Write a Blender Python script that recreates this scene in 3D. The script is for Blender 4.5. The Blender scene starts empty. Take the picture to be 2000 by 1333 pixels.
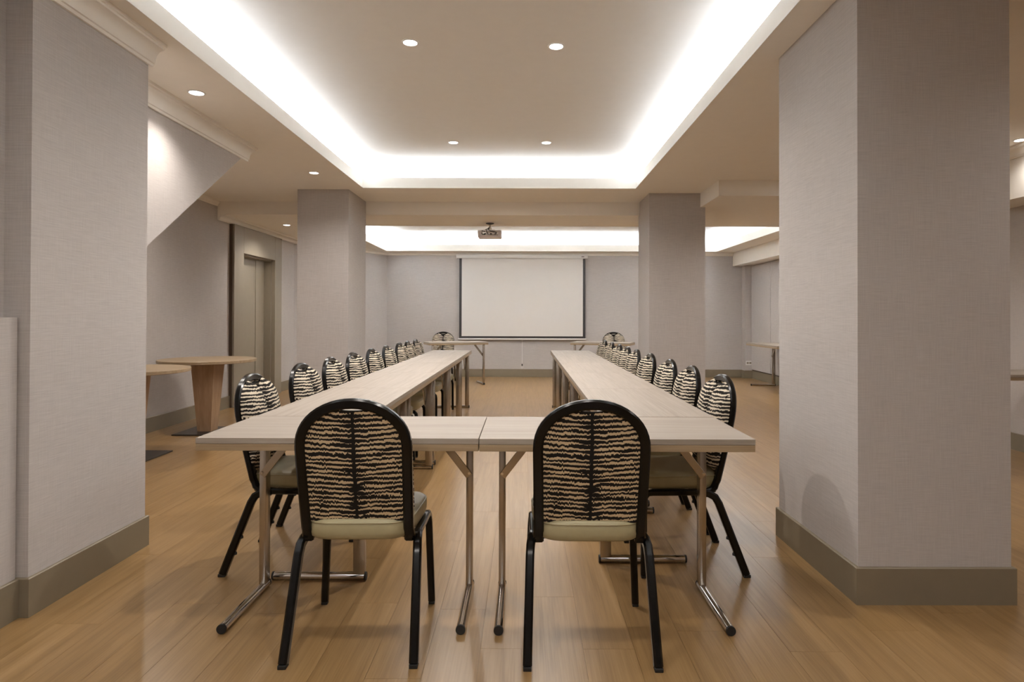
import bpy, bmesh, math, random
from mathutils import Vector, Matrix
random.seed(7)
C = bpy.context.scene.collection
SC = bpy.context.scene
PI = math.pi

# ------------------------------------------------------------------ camera
# photograph is 2000 x 1333; vanishing point of the room at pixel (1024, 618); focal length 1225 px
F_PX, VPX, VPY, CAM_Z = 1225.0, 1024.0, 618.0, 1.2
PITCH, ROLL = 0.008, 0.0025
cam = bpy.data.cameras.new('camera'); camo = bpy.data.objects.new('camera', cam); C.objects.link(camo)
cam.sensor_fit = 'HORIZONTAL'; cam.sensor_width = 36.0; cam.lens = F_PX / 2000.0 * 36.0
cam.shift_x = -(VPX - 1000.0) / 2000.0
cam.shift_y = -(666.5 - (VPY - F_PX * math.tan(PITCH))) / 2000.0
camo.matrix_world = Matrix.Translation((0, 0, CAM_Z)) @ Matrix.Rotation(PI/2 + PITCH, 4, 'X') @ Matrix.Rotation(ROLL, 4, 'Z')
cam.clip_start = 0.05
SC.camera = camo

# ------------------------------------------------------------------ world, exposure
w = bpy.data.worlds.new('world'); SC.world = w; w.use_nodes = True
w.node_tree.nodes['Background'].inputs[0].default_value = (0.0, 0.0, 0.0, 1)
w.node_tree.nodes['Background'].inputs[1].default_value = 0.0
vs = SC.view_settings
vs.view_transform = 'Standard'; vs.look = 'None'; vs.gamma = 1.0; vs.use_curve_mapping = False
vs.exposure = 0.24
SC.cycles.diffuse_bounces = 8; SC.cycles.max_bounces = 12
SPOT_W = 74.0            # power of one ceiling downlight
SPOT_COL = (1.0, 0.925, 0.85)
COVE_COL = (0.82, 0.90, 1.0)
COVE_W, COVE_FAR_W = 4.9, 13.0     # watts per metre of cove strip, main and far tray

# ------------------------------------------------------------------ main measures (metres)
ZC = 2.626               # main ceiling
ZL = 2.463               # lowered ceiling
ZR = 2.93                # recessed tray ceiling
XL, XR = -3.84, 4.45
YB, YREAR = 12.4, -3.0
TRAY1 = (-1.807, 1.244, -1.31, 6.97)
TRAY2 = (-2.68, 3.73, 8.77, 12.15)
YBEAM = 7.83

# ------------------------------------------------------------------ mesh helpers
class MB:
    def __init__(s): s.v = []; s.f = []
    def add(s, vs, fs):
        o = len(s.v); s.v += [tuple(p) for p in vs]; s.f += [tuple(i + o for i in f) for f in fs]; return s
    def box(s, x0, x1, y0, y1, z0, z1, b=0.0):
        if b <= 0:
            v = [(x, y, z) for z in (z0, z1) for y in (y0, y1) for x in (x0, x1)]
            return s.add(v, [(0,2,3,1),(4,5,7,6),(0,1,5,4),(2,6,7,3),(0,4,6,2),(1,3,7,5)])
        bm = bmesh.new(); bmesh.ops.create_cube(bm, size=1.0)
        for q in bm.verts:
            q.co = Vector(((x0+x1)/2 + q.co.x*(x1-x0), (y0+y1)/2 + q.co.y*(y1-y0), (z0+z1)/2 + q.co.z*(z1-z0)))
        bmesh.ops.bevel(bm, geom=bm.edges[:], offset=b, segments=2, profile=0.5, affect='EDGES')
        bm.verts.index_update(); s.add([q.co for q in bm.verts], [[q.index for q in f.verts] for f in bm.faces]); bm.free()
        return s
    def tube(s, path, sec, ref=(1,0,0), n=10, cap=True):
        """sec: radius, or (w across t x ref, h along ref side)"""
        P = [Vector(p) for p in path]; ref = Vector(ref); rings = []
        for i, p in enumerate(P):
            t = (P[min(i+1, len(P)-1)] - P[max(i-1, 0)]).normalized()
            a = t.cross(ref)
            if a.length < 1e-4: a = t.cross(Vector((0.3, 0.5, 0.8)))
            a.normalize(); b = a.cross(t).normalized()
            if isinstance(sec, tuple):
                w_, h_ = sec[0]/2, sec[1]/2; c = min(w_, h_)*0.45
                pts = [(w_, h_-c), (w_-c, h_), (-w_+c, h_), (-w_, h_-c), (-w_, -h_+c), (-w_+c, -h_), (w_-c, -h_), (w_, -h_+c)]
            else:
                pts = [(sec*math.cos(2*PI*k/n), sec*math.sin(2*PI*k/n)) for k in range(n)]
            rings.append([p + a*u + b*v_ for u, v_ in pts])
        return s.rings(rings, cap)
    def rings(s, rings, cap=True, closed=False):
        n = len(rings[0]); vs_ = [q for r in rings for q in r]; fs = []
        m = len(rings)
        for i in range(m if closed else m-1):
            for k in range(n):
                a, b = i*n, ((i+1) % m)*n
                fs.append((a+k, a+(k+1) % n, b+(k+1) % n, b+k))
        if cap and not closed:
            fs.append(tuple(range(n-1, -1, -1))); fs.append(tuple((m-1)*n + k for k in range(n)))
        return s.add(vs_, fs)
    def loop_tube(s, path, r, n=6):
        P = [Vector(p) for p in path]; m = len(P); rings = []
        for i, p in enumerate(P):
            t = (P[(i+1) % m] - P[i-1]).normalized(); a = t.cross(Vector((0,0,1))).normalized(); b = a.cross(t)
            rings.append([p + a*(r*math.cos(2*PI*k/n)) + b*(r*math.sin(2*PI*k/n)) for k in range(n)])
        return s.rings(rings, closed=True)
    def lathe(s, prof, cx=0, cy=0, n=40):
        rings = [[(cx + r*math.cos(2*PI*k/n), cy + r*math.sin(2*PI*k/n), z) for k in range(n)] for r, z in prof]
        return s.rings(rings)
    def prism(s, prof, p0, p1, out):
        """extrude a profile of (offset along out, z) from p0 to p1 (xy points)"""
        a = [(p0[0]+out[0]*o, p0[1]+out[1]*o, z) for o, z in prof]
        b = [(p1[0]+out[0]*o, p1[1]+out[1]*o, z) for o, z in prof]
        return s.rings([a, b])
    def sweep(s, prof, path, outs):
        return s.rings([[(p[0]+d[0]*o, p[1]+d[1]*o, z) for o, z in prof] for p, d in zip(path, outs)])
    def poly(s, pts, d):
        """closed polygon extruded by vector d"""
        n = len(pts); d = Vector(d); v = [Vector(p) for p in pts]; v += [p + d for p in v]
        fs = [tuple(range(n-1, -1, -1)), tuple(range(n, 2*n))] + [(k, (k+1) % n, n+(k+1) % n, n+k) for k in range(n)]
        return s.add(v, fs)
    def mesh(s, name, mat, smooth=35):
        me = bpy.data.meshes.new(name); me.from_pydata(s.v, [], s.f); me.validate()
        bm = bmesh.new(); bm.from_mesh(me); bmesh.ops.recalc_face_normals(bm, faces=bm.faces[:]); bm.to_mesh(me); bm.free()
        if smooth:
            me.polygons.foreach_set('use_smooth', [True]*len(me.polygons)); me.set_sharp_from_angle(angle=math.radians(smooth))
        me.materials.append(mat); me.update(); return me

def link(name, me, parent=None):
    o = bpy.data.objects.new(name, me); C.objects.link(o)
    if parent is not None: o.parent = parent
    return o
def part(name, mb, mat, parent=None, smooth=35): return link(name, mb.mesh(name, mat, smooth), parent)
def empty(name, loc=(0,0,0), rz=0.0):
    o = bpy.data.objects.new(name, None); C.objects.link(o); o.location = loc; o.rotation_euler = (0,0,rz); o.empty_display_size = 0.1; return o
def tag(o, label, cat, group=None):
    o['label'] = label; o['category'] = cat
    if group: o['group'] = group
    return o
def struct(o, label=None):
    o['kind'] = 'structure'
    if label: o['label'] = label
    return o
def copy_tree(o, parent=None):
    c = o.copy(); C.objects.link(c); c.parent = parent
    for ch in list(o.children): copy_tree(ch, c)
    return c

# ------------------------------------------------------------------ materials
def newmat(name):
    m = bpy.data.materials.new(name); m.use_nodes = True
    nt = m.node_tree; return m, nt, nt.nodes['Principled BSDF']
def N(nt, typ, **kw):
    n = nt.nodes.new(typ)
    for k, v in kw.items(): setattr(n, k, v)
    return n
def setin(nt, n, i, v):
    if hasattr(v, 'links'): nt.links.new(v, n.inputs[i])
    else: n.inputs[i].default_value = v
def math_(nt, op, a, b=0.0, c=None):
    n = N(nt, 'ShaderNodeMath', operation=op); setin(nt, n, 0, a); setin(nt, n, 1, b)
    if c is not None: setin(nt, n, 2, c)
    return n.outputs[0]
def coords(nt, scale, rand=False):
    tc = N(nt, 'ShaderNodeTexCoord'); mp = N(nt, 'ShaderNodeMapping'); mp.inputs['Scale'].default_value = scale
    nt.links.new(tc.outputs['Object'], mp.inputs['Vector'])
    if rand:
        oi = N(nt, 'ShaderNodeObjectInfo'); cb = N(nt, 'ShaderNodeCombineXYZ')
        for k, f in enumerate((91.0, 53.0, 17.0)): nt.links.new(math_(nt, 'MULTIPLY', oi.outputs['Random'], f), cb.inputs[k])
        nt.links.new(cb.outputs[0], mp.inputs['Location'])
    return mp.outputs[0]
def noise(nt, vec, scale=1.0, detail=4.0, rough=0.55, dist=0.0):
    n = N(nt, 'ShaderNodeTexNoise'); nt.links.new(vec, n.inputs['Vector'])
    n.inputs['Scale'].default_value = scale; n.inputs['Detail'].default_value = detail; n.inputs['Roughness'].default_value = rough; n.inputs['Distortion'].default_value = dist
    return n.outputs['Fac']
def ramp(nt, fac, stops, interp='LINEAR'):
    r = N(nt, 'ShaderNodeValToRGB'); r.color_ramp.interpolation = interp
    el = r.color_ramp.elements
    while len(el) < len(stops): el.new(0.5)
    for e, (p, c) in zip(el, stops): e.position = p; e.color = (c[0], c[1], c[2], 1)
    nt.links.new(fac, r.inputs[0]); return r.outputs[0]
def bump(nt, b, h, strength, dist=0.002):
    bn = N(nt, 'ShaderNodeBump'); bn.inputs['Strength'].default_value = strength; bn.inputs['Distance'].default_value = dist
    nt.links.new(h, bn.inputs['Height']); nt.links.new(bn.outputs[0], b.inputs['Normal'])
def mixf(nt, a, b, t):
    n = N(nt, 'ShaderNodeMix', data_type='FLOAT'); setin(nt, n, 0, t); setin(nt, n, 2, a); setin(nt, n, 3, b); return n.outputs[0]
def plain(name, col, rough=0.5, metal=0.0, var=0.06, nscale=12.0, spec=0.5, coat=0.0):
    m, nt, b = newmat(name)
    f = noise(nt, coords(nt, (1,1,1)), nscale, 3)
    lo = tuple(c*(1-var) for c in col); hi = tuple(min(1, c*(1+var)) for c in col)
    nt.links.new(ramp(nt, f, [(0.3, lo), (0.7, hi)]), b.inputs['Base Color'])
    b.inputs['Roughness'].default_value = rough; b.inputs['Metallic'].default_value = metal; b.inputs['Specular IOR Level'].default_value = spec
    b.inputs['Coat Weight'].default_value = coat
    return m
def emit(name, col, strength):
    m, nt, b = newmat(name); b.inputs['Base Color'].default_value = (0.8,0.8,0.8,1)
    b.inputs['Emission Color'].default_value = (*col, 1); b.inputs['Emission Strength'].default_value = strength; return m
def wood(name, axis, lo, mid, hi, rough, stretch=1.0, rand=True, tone=0.0):
    m, nt, b = newmat(name)
    s1 = [34.0, 34.0, 34.0]; s1[axis] = 1.3*stretch
    s2 = [150.0, 150.0, 150.0]; s2[axis] = 3.5*stretch
    s3 = [7.0, 7.0, 7.0]; s3[axis] = 0.9*stretch
    f1 = noise(nt, coords(nt, s1, rand), 1.0, 5, 0.6, 0.4)
    f2 = noise(nt, coords(nt, s2, rand), 1.0, 3, 0.6)
    f3 = noise(nt, coords(nt, s3, rand), 1.0, 3, 0.6, 0.8)
    f = math_(nt, 'ADD', math_(nt, 'MULTIPLY', f1, 0.46), math_(nt, 'ADD', math_(nt, 'MULTIPLY', f2, 0.34), math_(nt, 'MULTIPLY', f3, 0.20)))
    if tone:
        oi = N(nt, 'ShaderNodeObjectInfo')
        f = math_(nt, 'ADD', f, math_(nt, 'MULTIPLY', math_(nt, 'SUBTRACT', oi.outputs['Random'], 0.5), tone))
    nt.links.new(ramp(nt, f, [(0.34, lo), (0.5, mid), (0.64, hi)]), b.inputs['Base Color'])
    b.inputs['Roughness'].default_value = rough
    bump(nt, b, f2, 0.12, 0.001)
    return m
def wallpaper(name, col):
    m, nt, b = newmat(name)
    f1 = noise(nt, coords(nt, (11, 11, 480)), 1.0, 3, 0.6)
    f2 = noise(nt, coords(nt, (260, 260, 9)), 1.0, 2, 0.6)
    f3 = noise(nt, coords(nt, (2.2, 2.2, 2.2)), 1.0, 3)
    f = math_(nt, 'ADD', math_(nt, 'MULTIPLY', f1, 0.6), math_(nt, 'ADD', math_(nt, 'MULTIPLY', f2, 0.28), math_(nt, 'MULTIPLY', f3, 0.12)))
    nt.links.new(ramp(nt, f, [(0.33, tuple(c*0.86 for c in col)), (0.5, col), (0.67, tuple(c*1.14 for c in col))]), b.inputs['Base Color'])
    b.inputs['Roughness'].default_value = 0.75; b.inputs['Specular IOR Level'].default_value = 0.25
    bump(nt, b, f, 0.15, 0.001)
    return m
def zebra(name, light, dark):
    m, nt, b = newmat(name)
    tc = N(nt, 'ShaderNodeTexCoord'); sp = N(nt, 'ShaderNodeSeparateXYZ'); nt.links.new(tc.outputs['Object'], sp.inputs[0])
    x, z = sp.outputs[0], sp.outputs[2]
    xs = math_(nt, 'SNAP', x, 0.0045); ax = math_(nt, 'ABSOLUTE', x)
    def vec(fx, fz, off=0.0):
        cb = N(nt, 'ShaderNodeCombineXYZ'); nt.links.new(math_(nt, 'MULTIPLY', xs, fx), cb.inputs[0])
        nt.links.new(math_(nt, 'MULTIPLY', z, fz), cb.inputs[2]); cb.inputs[1].default_value = off; return cb.outputs[0]
    n1 = noise(nt, vec(11, 26), 1.0, 1); n2 = noise(nt, vec(150, 22, 3.0), 1.0, 1); n3 = noise(nt, vec(13, 70, 7.0), 1.0, 1)
    zs = math_(nt, 'MULTIPLY', z, 1/0.0178)
    ph = math_(nt, 'ADD', zs, math_(nt, 'MULTIPLY', math_(nt, 'SUBTRACT', n1, 0.5), 1.1))
    ph = math_(nt, 'ADD', ph, math_(nt, 'MULTIPLY', math_(nt, 'SUBTRACT', n2, 0.5), 0.85))
    ph = math_(nt, 'ADD', ph, math_(nt, 'MULTIPLY', ax, -3.5))
    s = math_(nt, 'SINE', math_(nt, 'MULTIPLY', ph, 2*PI))
    s = math_(nt, 'ADD', s, math_(nt, 'MULTIPLY', math_(nt, 'SUBTRACT', n3, 0.5), 3.6))
    cen = math_(nt, 'MULTIPLY', math_(nt, 'LESS_THAN', ax, math_(nt, 'MULTIPLY', n2, 0.012)), -1.6)
    s = math_(nt, 'ADD', s, cen)
    s = math_(nt, 'ADD', s, math_(nt, 'MULTIPLY', math_(nt, 'MAXIMUM', math_(nt, 'SUBTRACT', 1.0, math_(nt, 'MULTIPLY', ax, 22.0)), 0.0), -0.7))
    f = math_(nt, 'ADD', math_(nt, 'MULTIPLY', s, 0.5), 0.5)
    nt.links.new(ramp(nt, f, [(0.55, dark), (0.65, light)]), b.inputs['Base Color'])
    b.inputs['Roughness'].default_value = 0.85; b.inputs['Specular IOR Level'].default_value = 0.2
    bump(nt, b, noise(nt, coords(nt, (400, 400, 400)), 1.0, 2), 0.3, 0.001)
    return m

M_WALL = wallpaper('woven_wallpaper', (0.49, 0.458, 0.44))
M_CEIL = plain('ceiling_paint', (0.87, 0.83, 0.765), 0.8, var=0.01, spec=0.2)
M_COVE = plain('cove_paint', (0.82, 0.81, 0.79), 0.8, var=0.01, spec=0.2)
M_TRIM = plain('cornice_paint', (0.84, 0.81, 0.755), 0.55, var=0.01)
M_BASE = plain('baseboard_paint', (0.215, 0.178, 0.122), 0.45, var=0.03)
M_DOOR = plain('door_paint', (0.29, 0.25, 0.19), 0.5, var=0.02)
M_GAP = plain('dark_gap', (0.09, 0.06, 0.04), 0.7)
M_PLANK = wood('oak_floor', 1, (0.195, 0.113, 0.042), (0.270, 0.163, 0.066), (0.325, 0.205, 0.092), 0.29, tone=0.008)
M_SUB = plain('floor_joint', (0.16, 0.095, 0.04), 0.7)
M_TOP = wood('pale_oak_laminate', 0, (0.275, 0.232, 0.19), (0.335, 0.29, 0.243), (0.385, 0.337, 0.287), 0.5)
M_TOP.node_tree.nodes['Principled BSDF'].inputs['Specular IOR Level'].default_value = 0.3
M_EDGE = wood('oak_edge', 0, (0.25, 0.175, 0.10), (0.33, 0.24, 0.145), (0.40, 0.30, 0.195), 0.45)
M_PED = wood('oak_pedestal', 2, (0.32, 0.20, 0.115), (0.42, 0.275, 0.165), (0.48, 0.33, 0.21), 0.5)
M_STEEL = plain('satin_steel', (0.50, 0.455, 0.40), 0.27, 1.0)
M_CHROME = plain('chrome', (0.72, 0.70, 0.68), 0.10, 1.0)
M_BLACK = plain('black_enamel', (0.005, 0.0045, 0.004), 0.22, var=0.2, spec=0.3)
M_RUBBER = plain('black_rubber', (0.012, 0.012, 0.012), 0.6)
M_ZEBRA = zebra('zebra_weave', (0.65, 0.57, 0.45), (0.014, 0.012, 0.011))
M_ZEBRA_TAN_SHADE = zebra('tan_shade_zebra_weave', (0.60, 0.475, 0.30), (0.014, 0.012, 0.011))  # same weave, with the warm dim light behind the chairs put into its colour
M_VINYL = plain('sage_vinyl', (0.37, 0.325, 0.19), 0.45, var=0.04, nscale=30)
M_PLATE = plain('black_steel_plate', (0.03, 0.025, 0.022), 0.35)
M_SCREEN = plain('screen_fabric', (0.74, 0.72, 0.70), 0.8, var=0.005, spec=0.1)
M_WHITE = plain('white_plastic', (0.75, 0.74, 0.72), 0.4, var=0.01)
M_PROJ = plain('projector_grey', (0.75, 0.71, 0.71), 0.45, var=0.02)
M_DARK = plain('dark_plastic', (0.04, 0.035, 0.035), 0.5)
M_LENS = emit('downlight_glow', (1.0, 0.97, 0.95), 14.0)
M_LED = emit('led_strip_glow', (0.93, 0.965, 1.0), 6.0)

# ------------------------------------------------------------------ floor: slab + planks
floor = struct(part('floor', MB().box(XL-0.3, XR+0.2, YREAR-0.1, YB+0.2, -0.08, -0.0025), M_SUB, smooth=0))
PW, PL, G = 0.185, 1.28, 0.0009
pm = MB().box(G/2, PW-G/2, G/2, PL-G/2, -0.002, 0.0).mesh('plank', M_PLANK, 0)
planks = []
nx = int((XR+0.15-(XL-0.2))/PW)+1
for i in range(nx):
    x = XL-0.2 + i*PW; off = (i*0.47 + random.random()*0.25) % 1.0 * PL
    y = YREAR - off
    while y < YB+0.1:
        planks.append((x, y)); y += PL
def vis(p):
    cx, cy = p[0]+PW/2, max(p[1]+PL, 0.05)
    if cy < 2.0: return 1e6 + abs(cy-2)
    px = 1024 + 1225*cx/cy
    return cy + (0 if -150 < px < 2150 else 1000)
planks.sort(key=vis)
for p in planks[:300]:
    o = link('plank', pm, floor); o.location = (p[0], p[1], 0)
rest = MB()
for p in planks[300:]:
    rest.box(p[0]+G/2, p[0]+PW-G/2, p[1]+G/2, p[1]+PL-G/2, -0.002, 0.0)
ro = part('plank_field', rest, M_PLANK, floor, 0); ro['kind'] = 'stuff'

# ------------------------------------------------------------------ walls
BBH, BBT = 0.155, 0.014
BBP = [(0,0), (BBT,0), (BBT,BBH-0.004), (BBT-0.004,BBH), (0,BBH)]
CHX, CHY = -2.717, 10.45            # oblique wall runs from (CHX, YB) to (XL, CHY)
DY0, DY1, DZ = 8.45, 9.51, 2.038    # doorway in the left wall
CY0, CY1 = 8.17, 9.77               # its casing
wb = struct(part('wall_back', MB().box(CHX-0.3, XR+0.2, YB, YB+0.12, 0, 2.62), M_WALL, smooth=0))
struct(part('wall_back_pilaster', MB().box(4.30, XR, 12.22, YB, 0, 2.3), M_WALL, smooth=0))
struct(part('wall_oblique', MB().poly([(CHX,YB,0), (XL,CHY,0), (XL-0.12,CHY+0.06,0), (CHX-0.1,YB+0.08,0)], (0,0,2.62)), M_WALL, smooth=0))
struct(part('wall_left', MB().box(XL-0.14, XL, 3.2, DY0, 0, ZC).box(XL-0.14, XL, DY1, CHY+0.05, 0, ZC).box(XL-0.14, XL, DY0, DY1, DZ, ZC), M_WALL, smooth=0))
struct(part('wall_left_near', MB().box(-2.3, -2.08, YREAR, 2.52, 0, ZC), M_WALL, smooth=0))
struct(part('wall_left_ledge', MB().box(-2.08, -2.025, YREAR, 2.513, 0, 1.176).box(-2.08, -2.012, YREAR, 2.49, 0, 1.19), M_WALL, smooth=0), 'low wallpapered ledge against the left wall beside the near column')
struct(part('wall_left_return', MB().box(XL-0.1, -2.5, 3.1, 3.24, 0, ZC), M_WALL, smooth=0))
struct(part('wall_right', MB().box(XR, XR+0.12, YREAR, YB+0.1, 0, 2.9), M_WALL, smooth=0))
struct(part('wall_rear', MB().box(XL-0.2, XR+0.1, YREAR-0.12, YREAR, 0, 2.9), M_WALL, smooth=0))
# sloping stair side above the round tables
struct(part('wall_stair', MB().poly([(-2.37,3.24,1.165), (-2.37,3.95,1.645), (-2.37,5.24,2.52), (-2.37,5.24,ZC), (-2.37,3.24,ZC)], (XL+2.37,0,0)), M_WALL, smooth=0), 'sloping wallpapered underside of a stair behind the left column')
# right wall cupboard panels
cp = struct(empty('wall_right_panelling', (XR,0,0)), 'flush wall panels beside the far right table')
for y0, y1 in ((11.27, 12.21), (10.31, 11.255), (9.35, 10.295)):
    part('panel', MB().box(-0.03, 0, y0, y1, BBH+0.02, 2.19, 0.003), M_WALL, cp, 0)
part('shadow_gap', MB().box(-0.012, 0, 9.35, 12.21, BBH, BBH+0.02), M_GAP, cp, 0)

def base_run(name, pts_outs, parent=None):
    o = part(name, MB().sweep(BBP, [p for p, _ in pts_outs], [d for _, d in pts_outs]), M_BASE, parent, 0)
    if parent is None: struct(o)
    return o
s5 = math.hypot(XL-CHX, CHY-YB); ox, oy = -(CHY-YB)/s5, (XL-CHX)/s5
base_run('baseboard_back', [((CHX,YB), (0.72,-1)), ((4.30,YB), (0,-1))])
base_run('baseboard_oblique', [((XL,CHY), (1,-0.45)), ((CHX,YB), (ox+0.0,oy))])
base_run('baseboard_left', [((XL,3.24), (1,0)), ((XL,CY0), (1,0))])
base_run('baseboard_left_far', [((XL,CY1), (1,0)), ((XL,CHY), (1,-0.45))])
base_run('baseboard_left_near', [((-2.012,YREAR), (1,0)), ((-2.012,2.49), (1,0))])
base_run('baseboard_right', [((XR,YREAR), (-1,0)), ((XR,12.22), (-1,0))])
base_run('baseboard_pilaster', [((4.30,YB), (-1,0)), ((4.30,12.22), (-1,-1)), ((XR,12.22), (0,-1))])
base_run('baseboard_rear', [((XR,YREAR), (0,1)), ((-2.08,YREAR), (0,1))])

# columns
def column(x0, x1, y0, y1, z1, label, faces='all'):
    c = part('column', MB().box(x0, x1, y0, y1, 0, z1), M_WALL, None, 0); struct(c, label)
    t = BBT
    part('baseboard', MB().sweep(BBP, [(x0,y0),(x1,y0),(x1,y1),(x0,y1),(x0,y0)], [(-1,-1),(1,-1),(1,1),(-1,1),(-1,-1)]), M_BASE, c, 0)
    return c
column(1.400, 2.041, 2.634, 3.445, ZC, 'large grey wallpapered column nearest the camera on the right')
cl = column(-2.62, -1.973, 2.505, 3.275, ZC, 'large grey wallpapered column nearest the camera on the left')
column(-2.559, -1.983, 7.06, YBEAM, ZC, 'grey wallpapered column standing beyond the left table row')
column(1.438, 2.087, 7.233, 7.9, ZC, 'grey wallpapered column standing beyond the right table row')

# door in the left wall
d = struct(empty('door_1', (XL, 0, 0)), 'recessed olive grey door with wide casing in the left wall')
T = 0.06
part('casing_post', MB().box(0, T, CY0, DY0, 0, 2.395, 0.004), M_DOOR, d, 0)
part('casing_post', MB().box(0, T, DY1, CY1, 0, 2.395, 0.004), M_DOOR, d, 0)
part('lintel', MB().box(0, T, DY0, DY1, DZ, 2.395, 0.004), M_DOOR, d, 0)
part('reveal', MB().box(-0.14, 0.0, DY1-0.02, DY1, 0, DZ).box(-0.14, 0.0, DY0, DY0+0.02, 0, DZ).box(-0.14, 0.0, DY0, DY1, DZ-0.02, DZ), M_DOOR, d, 0)
lf = part('leaf', MB().box(-0.14, -0.10, DY0+0.02, DY1-0.02, 0.005, DZ-0.02), M_DOOR, d, 0)
part('stile', MB().box(-0.10, -0.092, DY0+0.03, DY0+0.32, 0.02, DZ-0.03, 0.003), M_DOOR, lf, 0)
part('stile', MB().box(-0.10, -0.092, DY1-0.33, DY1-0.05, 0.02, DZ-0.03, 0.003), M_DOOR, lf, 0)
part('shadow_gap', MB().box(-0.012, T*0.6, CY0-0.012, CY0, 0, 2.395), M_GAP, d, 0)

# ------------------------------------------------------------------ ceilings
def frame_slab(mb, X0, X1, Y0, Y1, x0, x1, y0, y1, z0, z1):
    mb.box(X0, X1, Y0, y0, z0, z1).box(X0, X1, y1, Y1, z0, z1).box(X0, x0, y0, y1, z0, z1).box(x1, X1, y0, y1, z0, z1); return mb
ce = part('ceiling', frame_slab(MB(), XL-0.1, XR+0.1, YREAR, 7.95, *TRAY1, ZC, ZC+0.028), M_CEIL, None, 0); struct(ce)
lo = frame_slab(MB(), XL-0.1, XR+0.1, YBEAM+0.02, YB+0.05, *TRAY2, ZL, ZL+0.03)
lo.box(XL-0.1, 2.03, YBEAM, YBEAM+0.02, ZL, ZC)                                   # beam face across the room
lo.box(2.05, XR+0.1, 6.56, YBEAM+0.02, ZL, ZL+0.03).box(2.03, XR+0.1, 6.54, 6.56, ZL, ZC).box(2.03, 2.05, 6.56, YBEAM+0.02, ZL, ZC)
struct(part('ceiling_lowered', lo, M_CEIL, None, 0))
bk = struct(part('ceiling_bulkhead', MB().box(4.12, XR+0.05, YREAR, YB, 2.2, ZC), M_TRIM, None, 0), 'boxed ceiling bulkhead running along the right wall')
def tray(name, r, zb, zt, lip, back, inn, power, label):
    x0, x1, y0, y1 = r
    t = struct(empty(name, (0,0,0)), label)
    prof = [(-back, zb), (-back, zb+(zt-zb)*0.22)]
    n = 14
    for k in range(1, n+1):
        a = k/n*PI/2
        prof.append((-back + (inn+back)*(1-math.cos(a)), zb+(zt-zb)*0.22 + (zt-zb)*0.78*math.sin(a)))
    rings = []
    mb = MB()
    for o, z in prof: rings.append([(x0+o, y0+o, z), (x1-o, y0+o, z), (x1-o, y1-o, z), (x0+o, y1-o, z)])
    mb.rings(rings, cap=False)
    L = rings[-1]; mb.add(L, [(0,1,2,3)])
    me = mb.mesh('recess', M_COVE, 30); link('recess', me, t)
    # lip: upstand round the opening with a small bead at its foot
    lp = [(-0.022, zb), (-0.022, zb+lip), (0.001, zb+lip), (0.004, zb+lip-0.003), (0.004, zb-0.022), (0.010, zb-0.024), (0.010, zb-0.034), (0.002, zb-0.034), (0.002, zb)]
    c4 = [(x0,y0),(x1,y0),(x1,y1),(x0,y1),(x0,y0)]; d4 = [(1,1),(-1,1),(-1,-1),(1,-1),(1,1)]
    part('lip', MB().sweep(lp, c4, d4), M_TRIM, t, 0)
    q = 0.072
    s = MB()
    s.box(x0-q, x0-q+0.02, y0, y1, zb+0.03, zb+0.036).box(x1+q-0.02, x1+q, y0, y1, zb+0.03, zb+0.036)
    s.box(x0, x1, y1+q-0.02, y1+q, zb+0.03, zb+0.036).box(x0, x1, y0-q, y0-q+0.02, zb+0.03, zb+0.036)
    st = part('led_strip', s, M_LED, t, 0)
    tilt = math.radians(38)             # strips lean towards the middle of the tray
    for (cx, cy, lx, ly, rx, ry) in ((x0-q, (y0+y1)/2, 0.06, y1-y0, 0, tilt), (x1+q, (y0+y1)/2, 0.06, y1-y0, 0, -tilt), ((x0+x1)/2, y1+q, x1-x0, 0.06, tilt, 0), ((x0+x1)/2, y0-q, x1-x0, 0.06, -tilt, 0)):
        la = bpy.data.lights.new('cove_light', 'AREA'); la.shape = 'RECTANGLE'; la.size = lx; la.size_y = ly
        la.energy = power*max(lx, ly); la.color = COVE_COL
        ob = bpy.data.objects.new('cove_light', la); C.objects.link(ob); ob.parent = t; ob.location = (cx, cy, zb+0.052)
        ob.rotation_euler = (Matrix.Rotation(ry, 3, 'Y') @ Matrix.Rotation(rx, 3, 'X') @ Matrix.Rotation(PI, 3, 'X')).to_euler()
    return t
tray('ceiling_tray', TRAY1, ZC+0.03, ZR, 0.085, 0.26, 0.46, COVE_W, 'large rectangular recessed ceiling tray glowing with hidden cove light')
tray('ceiling_tray_far', TRAY2, ZL+0.03, 2.80, 0.095, 0.24, 0.42, COVE_FAR_W, 'second recessed ceiling tray glowing before the projection screen')

# cornices
def cornice(n, path, outs, z, h, w_, label=None, end_caps=True):
    p = [(0, z-h), (0.14*w_, z-h), (0.18*w_, z-0.88*h), (0.26*w_, z-0.85*h)]
    for k in range(1, 6):
        a = k/5*PI/2; p.append((0.26*w_+0.5*w_*(1-math.cos(a)), z-0.85*h+0.58*h*math.sin(a)))
    p += [(0.84*w_, z-0.25*h), (0.86*w_, z-0.16*h), (0.98*w_, z-0.14*h), (w_, z-0.0*h), (0, z)]
    return struct(part('trim_%d' % n, MB().sweep(p, path, outs), M_TRIM, None, 40), label)
cornice(1, [(-1.973,0.2), (-1.973,3.30)], [(1,0)]*2, ZC, 0.115, 0.085, 'moulded white cornice at the top of the near left column')
cornice(2, [(-2.37,3.3), (-2.37,5.33)], [(1,0)]*2, ZC, 0.115, 0.10, 'white cornice above the sloping stair wall')
cornice(3, [(XL,5.0), (XL,YBEAM)], [(1,0)]*2, ZC, 0.06, 0.05, 'thin white cornice on the left wall')
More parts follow.
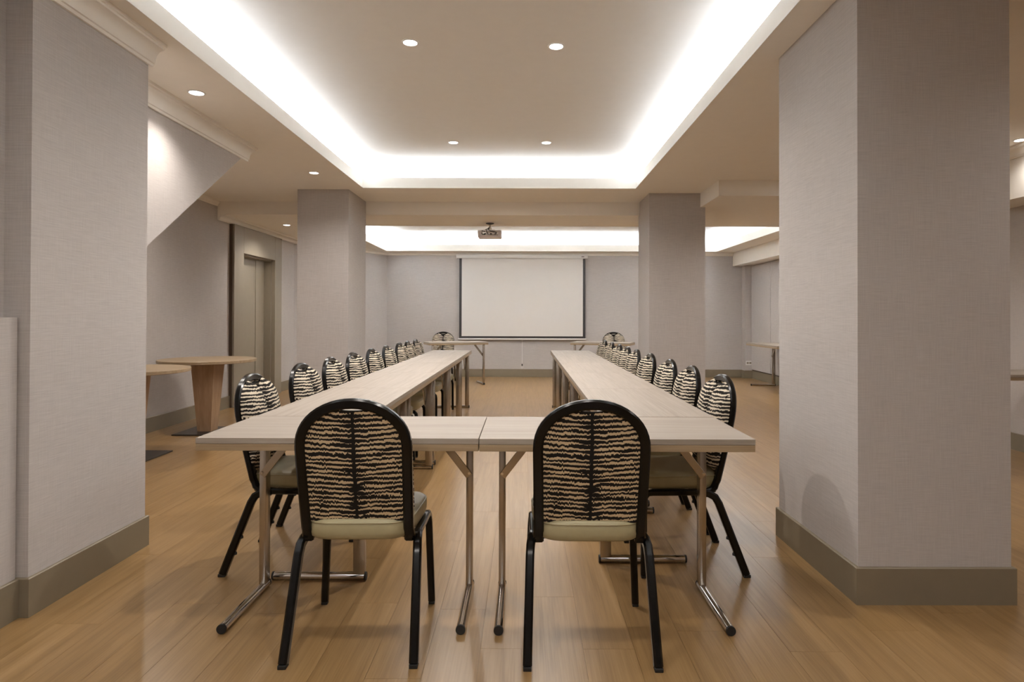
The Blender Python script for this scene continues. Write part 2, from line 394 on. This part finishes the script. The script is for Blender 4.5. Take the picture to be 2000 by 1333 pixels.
cornice(4, [(XL,YBEAM), (XL,CHY), (CHX,YB), (4.30,YB)], [(1,0), (1,-0.45), (0.62,-1), (0,-1)], ZL, 0.066, 0.11, 'white cornice round the lowered ceiling at the far wall')
cornice(5, [(4.12,YREAR), (4.12,6.54)], [(-1,0)]*2, ZC, 0.09, 0.08, 'white cornice on the right bulkhead')

# ------------------------------------------------------------------ downlights
def downlight(x, y, z, label, group, power=1.0, cone=150, visible_r=0.042):
    t = tag(empty('downlight', (x, y, z)), label, 'light', group)
    r = visible_r
    part('trim_ring', MB().rings([[(rr*math.cos(2*PI*k/28), rr*math.sin(2*PI*k/28), zz) for k in range(28)] for rr, zz in ((r+0.013, 0.0), (r+0.011, -0.004), (r+0.002, -0.005), (r, -0.001), (r, 0.0))], cap=False), M_WHITE, t)
    part('lens', MB().lathe([(r, 0.0), (r, -0.0015), (r*0.9, -0.003), (0.001, -0.0035)], n=28), M_LENS, t)
    la = bpy.data.lights.new('downlight_beam', 'SPOT'); la.energy = SPOT_W*power; la.color = SPOT_COL; la.spot_size = math.radians(cone); la.spot_blend = 1.0; la.shadow_soft_size = 0.022
    ob = bpy.data.objects.new('downlight_beam', la); C.objects.link(ob); ob.parent = t; ob.location = (0, 0, -0.055)
    return t
tl = 'downlights in the recessed tray'
downlight(-0.71, 6.23, ZR, 'small round downlight on the left near the far end of the ceiling tray', tl, 1.2)
downlight(0.215, 6.23, ZR, 'small round downlight on the right near the far end of the ceiling tray', tl, 1.2)
downlight(-0.725, 3.95, ZR, 'larger looking round downlight on the left of the ceiling tray', tl, 1.2)
downlight(0.20, 4.0, ZR, 'larger looking round downlight on the right of the ceiling tray', tl, 1.2)
for yy, nm, pw in ((1.69, 'over the front chairs', 0.5), (-0.59, 'behind the camera', 1.2)):
    downlight(-0.72, yy, ZR, 'round tray downlight %s, left one of the pair' % nm, tl, pw)
    downlight(0.20, yy, ZR, 'round tray downlight %s, right one of the pair' % nm, tl, pw)
ll = 'downlights over the left aisle'
downlight(-2.10, 4.0, ZC, 'round downlight in the flat ceiling between left column and stair cornice', ll, 0.45, 135)
downlight(-2.10, 6.24, ZC, 'round downlight in the flat ceiling just before the far left column', ll, 0.4)
downlight(-3.31, 8.72, ZL, 'tiny round downlight in the lowered ceiling beside the door', ll, 0.6)
rl = 'downlights over the right aisle'
for yy, nm, pw in ((0.0, 'near the rear wall', 0.25), (2.0, 'beside the near right column', 0.4), (4.1, 'behind the near right column', 0.8), (6.22, 'before the right lowered ceiling', 0.8)):
    downlight(2.78, yy, ZC, 'round right aisle downlight %s' % nm, rl, pw)
downlight(3.98, 5.02, ZC, 'round downlight at the right edge beside the bulkhead', rl, 0.12)
downlight(-2.12, 3.40, ZC, 'round downlight hidden behind the near left column by the stair', ll, 0.12, 140)
downlight(-3.38, 5.62, ZC, 'added unseen round downlight above the round tables beside the stair', ll, 0.8)  # hidden lamp added to lighten the left wall and alcove
for kx, xx in enumerate((-1.7, 0.5, 2.7)):  # unseen lamps added above the tray edge to brighten the far wall
    for yy, nm in ((9.75, 'nearer'), (10.85, 'farther')):
        downlight(xx, yy, 2.80, '%s added unseen downlight of the %s pair in the far ceiling tray' % (nm, ('left', 'middle', 'right')[kx]), 'added unseen downlights in the far tray', 0.48)
downlight(3.80, 9.2, ZL, 'round downlight in the lowered ceiling above the far right table', rl, 0.6)

# ------------------------------------------------------------------ banquet chair
def back_y(z):            # rear face line of the leaning backrest
    pts = [(0.385,-0.085), (0.44,-0.112), (0.55,-0.138), (0.70,-0.172), (0.92,-0.208)]
    if z <= pts[0][0]: return pts[0][1]
    for (a, b), (c, e) in zip(pts, pts[1:]):
        if z <= c: return b + (e-b)*(z-a)/(c-a)
    return pts[-1][1]
HW, ZS, ZT = 0.187, 0.735, 0.895     # half width of frame centre line, arch spring, arch top
def arch_x(z):
    if z <= ZS: return HW - 0.004*(ZS-z)/0.3
    return HW*math.sqrt(max(0.0, 1-((z-ZS)/(ZT-ZS))**2.2))
def build_chair():
    t = empty('banquet_chair')
    path = []
    zz = [0.388, 0.44, 0.5, 0.56, 0.62, 0.68, ZS]
    for z in zz: path.append((-arch_x(z), back_y(z), z))
    for k in range(1, 24):
        a = PI*(1-k/24); z = ZS+(ZT-ZS)*math.sin(a)**(1/1.1); path.append((HW*math.cos(a), back_y(z), z))
    for z in reversed(zz): path.append((arch_x(z), back_y(z), z))
    part('back_frame', MB().tube(path, (0.036, 0.030), (0,1,0)), M_BLACK, t)
    sf = MB()
    for s in (-1, 1):
        sf.tube([(s*0.186, back_y(0.43), 0.43), (s*0.189, -0.098, 0.405), (s*0.194, -0.075, 0.39), (s*0.199, -0.045, 0.385), (s*0.203, 0.05, 0.385), (s*0.205, 0.20, 0.385)], (0.027, 0.029), (1,0,0))
    sf.tube([(-0.2, 0.14, 0.385), (0.2, 0.14, 0.385)], 0.010, (0,0,1)).tube([(-0.19, -0.04, 0.385), (0.19, -0.04, 0.385)], 0.010, (0,0,1))
    part('seat_frame', sf, M_BLACK, t)
    for s in (-1, 1):
        fl = part('leg', MB().tube([(s*0.205,0.19,0.386), (s*0.206,0.218,0.382), (s*0.208,0.233,0.365), (s*0.210,0.238,0.335), (s*0.222,0.240,0.012)], (0.028, 0.028), (1,0,0)), M_BLACK, t)
        part('foot_cap', MB().box(s*0.222-0.0125, s*0.222+0.0125, 0.2275, 0.2525, 0, 0.013, 0.002), M_RUBBER, fl)
        rl_ = part('leg', MB().tube([(s*0.204,-0.02,0.384), (s*0.208,-0.062,0.382), (s*0.212,-0.092,0.366), (s*0.214,-0.108,0.338), (s*0.222,-0.233,0.012)], (0.034, 0.031), (1,0,0)), M_BLACK, t)
        part('foot_cap', MB().box(s*0.222-0.0145, s*0.222+0.0145, -0.251, -0.219, 0, 0.014, 0.002), M_RUBBER, rl_)
        for z in (0.10, 0.175):
            y = -0.108 - 0.125*(0.338-z)/0.326
            part('stacking_bumper', MB().tube([(s*0.22, y+0.008, z), (s*0.22, y+0.026, z+0.006)], 0.008, (1,0,0), 8), M_RUBBER, rl_)
    # seat cushion
    def outl(k, sc, z, n=44):
        a = 2*PI*k/n; c, s_ = math.cos(a), math.sin(a); e = 2/5.0
        x = math.copysign(abs(c)**e, c); y = math.copysign(abs(s_)**e, s_)
        hw = 0.203 + 0.014*y
        return (x*hw*sc, 0.057 + y*0.197*(0.25+0.75*sc if sc < 1 else sc), z)
    prof = [(0.5,0.397), (0.93,0.397), (0.975,0.404), (1.0,0.42), (1.003,0.445), (0.985,0.459), (0.94,0.468), (0.80,0.474), (0.5,0.478), (0.12,0.480)]
    seat = part('seat', MB().rings([[outl(k, sc, z) for k in range(44)] for sc, z in prof]), M_VINYL, t, 60)
    part('piping', MB().loop_tube([outl(k, 0.99, 0.458) for k in range(44)], 0.0035), M_VINYL, seat)
    # rear fabric panel inside the frame
    def panel_top(x): return ZS + (ZT-ZS)*max(0.0, 1-(abs(x)/HW)**2)**0.5 - 0.012 - 0.014*max(0, 1-(x/0.06)**2)
    nu, nv = 26, 18; P = MB(); front = []; backg = []
    for j in range(nv+1):
        fr, bk_ = [], []
        for i in range(nu+1):
            x = (-1+2*i/nu)*(HW-0.006); zt = panel_top(x); z = 0.462+(zt-0.462)*j/nv
            u = abs(x)/HW
            fr.append((x, back_y(z)+0.010, z)); bk_.append((x, back_y(z)-0.005-0.004*(1-u**4)*math.sin(PI*j/nv), z))
        front.append(fr); backg.append(bk_)
    def shell(mb, A, B):
        n = len(A[0]); m = len(A); vs_ = [q for r in A for q in r] + [q for r in B for q in r]; o = n*m; fs = []
        for j in range(m-1):
            for i in range(n-1):
                a = j*n+i; fs.append((a, a+1, a+n+1, a+n)); fs.append((o+a, o+a+n, o+a+n+1, o+a+1))
        rim = [i for i in range(n)] + [j*n+n-1 for j in range(1, m)] + [(m-1)*n+i for i in range(n-2, -1, -1)] + [j*n for j in range(m-2, 0, -1)]
        for k in range(len(rim)):
            a, b = rim[k], rim[(k+1) % len(rim)]; fs.append((a, o+a, o+b, b))
        mb.add(vs_, fs)
    shell(P, front, backg)
    part('back_panel', P, M_ZEBRA_TAN_SHADE, t, 60)
    # black liner that shows behind the notch of the pad
    P = MB(); A, B = [], []
    for j in range(9):
        A.append([]); B.append([])
        for i in range(13):
            x = -0.10+0.2*i/12; zt = panel_top(x)-0.002; z = 0.79+(zt-0.79)*j/8
            A[-1].append((x, back_y(z)+0.0155, z)); B[-1].append((x, back_y(z)+0.0105, z))
    shell(P, A, B)
    part('grip_liner', P, M_BLACK, t, 60)
    # front pad with two lobes and a notch at the top
    W = 0.203
    def pad_top(x):
        arch = 0.742 + 0.152*max(0.0, 1-(abs(x)/W)**2.3)**0.5
        return arch - 0.074*max(0, 1-abs(x)/0.085)**1.2
    nu, nv = 40, 24; P = MB(); A, B = [], []
    for j in range(nv+1):
        fa, fb = [], []
        for i in range(nu+1):
            u = -1+2*i/nu; u = math.copysign(abs(u)**0.85, u); x = u*W; v = j/nv
            zb = 0.478 + 0.03*abs(u)**4; z = zb+(pad_top(x)-zb)*(v**0.92)
            th = 0.052*(1-abs(u)**5)**0.5*(1-(2*v-1)**10)**0.5*(1-0.25*abs(2*v-1)**3)
            th *= 1-0.38*math.exp(-(x/0.014)**2)
            fa.append((x, back_y(z)+0.0175+max(th, 0.004), z)); fb.append((x, back_y(z)+0.0165, z))
        A.append(fa); B.append(fb)
    shell(P, A, B)
    part('backrest', P, M_ZEBRA, t, 70)
    return t
chair0 = build_chair(); chair_used = [False]
def place_chair(x, y, rz, label, group):
    o = chair0 if not chair_used[0] else copy_tree(chair0); chair_used[0] = True
    o.location = (x, y, 0); o.rotation_euler = (0, 0, rz)
    return tag(o, label, 'chair', group)
place_chair(-0.601, 2.385, math.radians(1.0), 'black framed zebra fabric chair seen from behind at the front left table', 'chairs at the front tables')
place_chair(0.238, 2.372, math.radians(-0.6), 'black framed zebra fabric chair seen from behind at the front right table', 'chairs at the front tables')
ORD = ['nearest', 'second', 'third', 'fourth', 'fifth', 'sixth', 'seventh', 'eighth', 'ninth and farthest']
LY = [3.118, 3.80, 4.38, 4.95, 5.55, 6.15, 6.785, 7.275, 7.81]
RY = [3.118, 3.69, 4.24, 4.90, 5.51, 6.00, 6.50, 7.07, 7.68]
for k in range(9):
    place_chair(-1.152, LY[k], -PI/2 + math.radians((0.5,-1,1,-1,0,1.5,-2,1,0)[k]), '%s zebra fabric chair along the outer side of the left table row' % ORD[k], 'chairs along the left table row')
    place_chair(0.788, RY[k], PI/2 + math.radians((1,-1,0,1,-1,0.5,0,-1,1)[k]), '%s zebra fabric chair along the outer side of the right table row' % ORD[k], 'chairs along the right table row')
place_chair(-1.49, 11.36, PI, 'zebra fabric chair facing the room behind the table left of the screen', 'chairs at the speaker tables')
place_chair(1.645, 11.36, PI, 'zebra fabric chair facing the room behind the table right of the screen', 'chairs at the speaker tables')

# ------------------------------------------------------------------ folding tables
TZ, TH, TD = 0.75, 0.047, 0.506
def build_table(L, i0=0.07, i1=0.07):
    t = empty('folding_table'); h = L/2; e = TD/2
    part('tabletop', MB().box(-h, h, -e, e, TZ-0.021, TZ, 0.0012), M_TOP, t, 0)
    part('edge_frame', MB().box(-h+0.0005, h-0.0005, -e+0.0005, e-0.0005, TZ-TH, TZ-0.022, 0.0012), M_EDGE, t, 0)
    for s in (-1, 1):
        px = s*(h-(i0 if s < 0 else i1))
        part('post', MB().box(px-0.014, px+0.014, 0.175, 0.228, 0.02, TZ-TH, 0.003), M_STEEL, t)
        ft = part('foot', MB().tube([(px, -0.185, 0.0185), (px, 0.226, 0.0185)], 0.0175, (0,0,1), 20), M_CHROME, t)
        part('end_cap', MB().tube([(px, -0.193, 0.0185), (px, -0.184, 0.0185)], 0.0183, (0,0,1), 20), M_RUBBER, ft)
        part('end_cap', MB().tube([(px, 0.225, 0.0185), (px, 0.234, 0.0185)], 0.0183, (0,0,1), 20), M_RUBBER, ft)
        br = part('brace', MB().tube([(px, 0.170, 0.505), (px-s*0.155, 0.170, TZ-TH+0.002)], (0.032, 0.007), (0,1,0)), M_STEEL, t)
        part('rivet', MB().tube([(px, 0.162, 0.518), (px, 0.1685, 0.518)], 0.006, (0,0,1), 12), M_CHROME, br)
    return t
tabs = {}
def place_table(L, x, y, rz, label, group, i0=0.07, i1=0.07):
    key = (L, i0, i1)
    if key not in tabs: o = tabs[key] = build_table(L, i0, i1)
    else: o = copy_tree(tabs[key])
    o.location = (x, y, 0); o.rotation_euler = (0,0,rz)
    return tag(o, label, 'table', group)
place_table(1.040, -1.207+0.52, 2.307+TD/2, 0.0, 'pale oak folding table across the front, left half', 'front folding tables')
place_table(1.013, 0.849-0.5065, 2.302+TD/2, 0.0, 'pale oak folding table across the front, right half', 'front folding tables')
SL = 1.088
for k in range(5):
    yc = 2.818 + SL/2 + k*(SL+0.003)
    place_table(SL, -1.2+TD/2, yc, -PI/2, '%s pale oak folding table in the left row' % ['first (nearest)', 'second', 'middle', 'fourth', 'last (farthest)'][k], 'left row of folding tables', i1=0.04 if k == 0 else 0.07)
    place_table(SL, 0.853-TD/2, yc, PI/2, '%s pale oak folding table in the right row' % ['first (nearest)', 'second', 'middle', 'fourth', 'last (farthest)'][k], 'right row of folding tables', i0=0.25 if k == 0 else 0.07)
place_table(1.040, -1.20, 11.0, PI+math.radians(20), 'angled oak folding table below the left end of the screen', 'speaker tables')
place_table(1.040, 1.378, 11.0, PI-math.radians(20), 'angled oak folding table right of the screen by the column', 'speaker tables')
place_table(1.35, 4.13, 10.29, -PI/2, 'oak folding table standing along the panelled right wall', 'side tables on the right')
place_table(1.040, 3.89, 5.18, PI, 'oak folding table at the right edge partly hidden by the near column', 'side tables on the right')

# ------------------------------------------------------------------ round tables on tapered oak pedestals
def round_table(x, y, label):
    t = tag(empty('round_table', (x, y, 0)), label, 'table', 'round tables by the left wall')
    part('tabletop', MB().lathe([(0.001,0.718), (0.455,0.718), (0.465,0.722), (0.465,0.746), (0.461,0.75), (0.001,0.75)], n=72), M_EDGE, t)
    mb = MB(); r = [[(a*sx, b*sy, z) for sx, sy in ((-1,-1),(1,-1),(1,1),(-1,1))] for a, b, z in ((0.07,0.07,0.012), (0.118,0.118,0.718))]
    mb.rings(r); part('pedestal', mb, M_PED, t, 0)
    part('base_plate', MB().box(-0.24, 0.24, -0.24, 0.24, 0.0, 0.012, 0.002), M_PLATE, t, 0)
round_table(-3.27, 6.49, 'whole round oak table on tapered pedestal against the left wall')
round_table(-3.33, 5.29, 'round oak table partly hidden by the near left column')

# ------------------------------------------------------------------ projection screen
ps = tag(empty('projection_screen', (-0.04, YB, 0)), 'wide white pull-down projection screen with black border on the far wall', 'screen')
hs = part('housing', MB().box(-1.288, 1.278, -0.10, -0.02, 2.335, 2.405, 0.012), M_WHITE, ps)
part('end_cap', MB().box(-1.298, -1.286, -0.103, -0.017, 2.331, 2.409, 0.004), M_WHITE, hs)
part('end_cap', MB().box(1.276, 1.288, -0.103, -0.017, 2.331, 2.409, 0.004), M_WHITE, hs)
part('badge', MB().box(1.16, 1.215, -0.1015, -0.099, 2.362, 2.376), M_DARK, hs, 0)
part('wall_bracket', MB().box(-1.1, -1.04, -0.03, 0.0, 2.34, 2.395).box(1.04, 1.1, -0.03, 0.0, 2.34, 2.395), M_WHITE, hs, 0)
part('border', MB().box(-1.240, -1.192, -0.0605, -0.0585, 0.762, 2.335).box(1.192, 1.240, -0.0605, -0.0585, 0.762, 2.335).box(-1.192, 1.192, -0.0605, -0.0585, 0.762, 0.805), M_DARK, ps, 0)
part('fabric', MB().box(-1.192, 1.192, -0.0605, -0.0585, 0.805, 2.335), M_SCREEN, ps, 0)
wbar = part('bottom_bar', MB().box(-1.262, 1.262, -0.072, -0.047, 0.733, 0.764, 0.006), M_WHITE, ps)
cd = part('pull_cord', MB().tube([(0.0, -0.06, 0.735), (0.0, -0.06, 0.25)], 0.004, (0,1,0), 6), M_WHITE, ps)
part('cord_handle', MB().tube([(0,-0.06,0.262), (0,-0.06,0.252), (0,-0.06,0.235), (0,-0.06,0.222)], 0.013, (0,1,0), 10), M_DARK, cd)
part('cord_ring', MB().loop_tube([(0.02*math.cos(a*PI/8), -0.06+0.0*a, 0.202+0.02*math.sin(a*PI/8)) for a in range(16)], 0.003), M_WHITE, cd)

# ------------------------------------------------------------------ projector
pj = tag(empty('projector', (-0.47, 8.52, ZL)), 'small grey projector hanging from the ceiling on a short pole', 'projector')
part('body', MB().box(-0.16, 0.16, -0.11, 0.13, -0.205, -0.105, 0.016), M_PROJ, pj)
part('port_panel', MB().box(-0.10, 0.115, -0.113, -0.108, -0.178, -0.120, 0.002), M_STEEL, pj)
part('mount_plate', MB().lathe([(0.001,0.0), (0.055,0.0), (0.055,-0.008), (0.03,-0.016), (0.001,-0.016)], n=24), M_DARK, pj)
part('pole', MB().tube([(0,0,-0.01), (0,0,-0.09)], 0.014, (0,1,0), 14), M_STEEL, pj)
br = part('bracket', MB().box(-0.075, 0.075, -0.07, 0.07, -0.106, -0.096, 0.002).tube([(-0.005,0,-0.06), (0.0,0,-0.1)], 0.026, (0,1,0), 12), M_STEEL, pj)
part('lens_barrel', MB().tube([(0.08, 0.125, -0.155), (0.08, 0.155, -0.155)], 0.028, (0,0,1), 18), M_DARK, pj)
for pts in ([(0.0,-0.012,-0.05), (-0.03,-0.06,-0.085), (-0.05,-0.118,-0.10), (-0.035,-0.13,-0.135), (-0.015,-0.116,-0.165)], [(0.0,-0.012,-0.055), (-0.02,-0.05,-0.09), (0.0,-0.12,-0.115), (0.05,-0.128,-0.125), (0.10,-0.116,-0.145)], [(-0.06,-0.118,-0.13), (-0.1,-0.128,-0.115), (-0.105,-0.13,-0.16), (-0.06,-0.116,-0.17)]):
    part('cable', MB().tube(pts, 0.005, (0,0,1), 6), M_DARK, pj)
for dx in (-0.06, 0.02, 0.08):
    part('port', MB().box(dx-0.014, dx+0.014, -0.1155, -0.112, -0.165, -0.15), M_DARK, pj, 0)

# ------------------------------------------------------------------ socket on the far right pilaster
so = tag(empty('wall_socket', (4.375, 12.22, 0.30)), 'small white wall socket low in the far right corner', 'socket')
part('plate', MB().box(-0.06, 0.06, -0.01, 0.0, -0.04, 0.04, 0.003), M_WHITE, so, 0)
part('outlet', MB().box(-0.045, -0.005, -0.0115, -0.009, -0.02, 0.02, 0.001), M_DOOR, so, 0)
part('outlet', MB().box(0.005, 0.045, -0.0115, -0.009, -0.02, 0.02, 0.001), M_DOOR, so, 0)
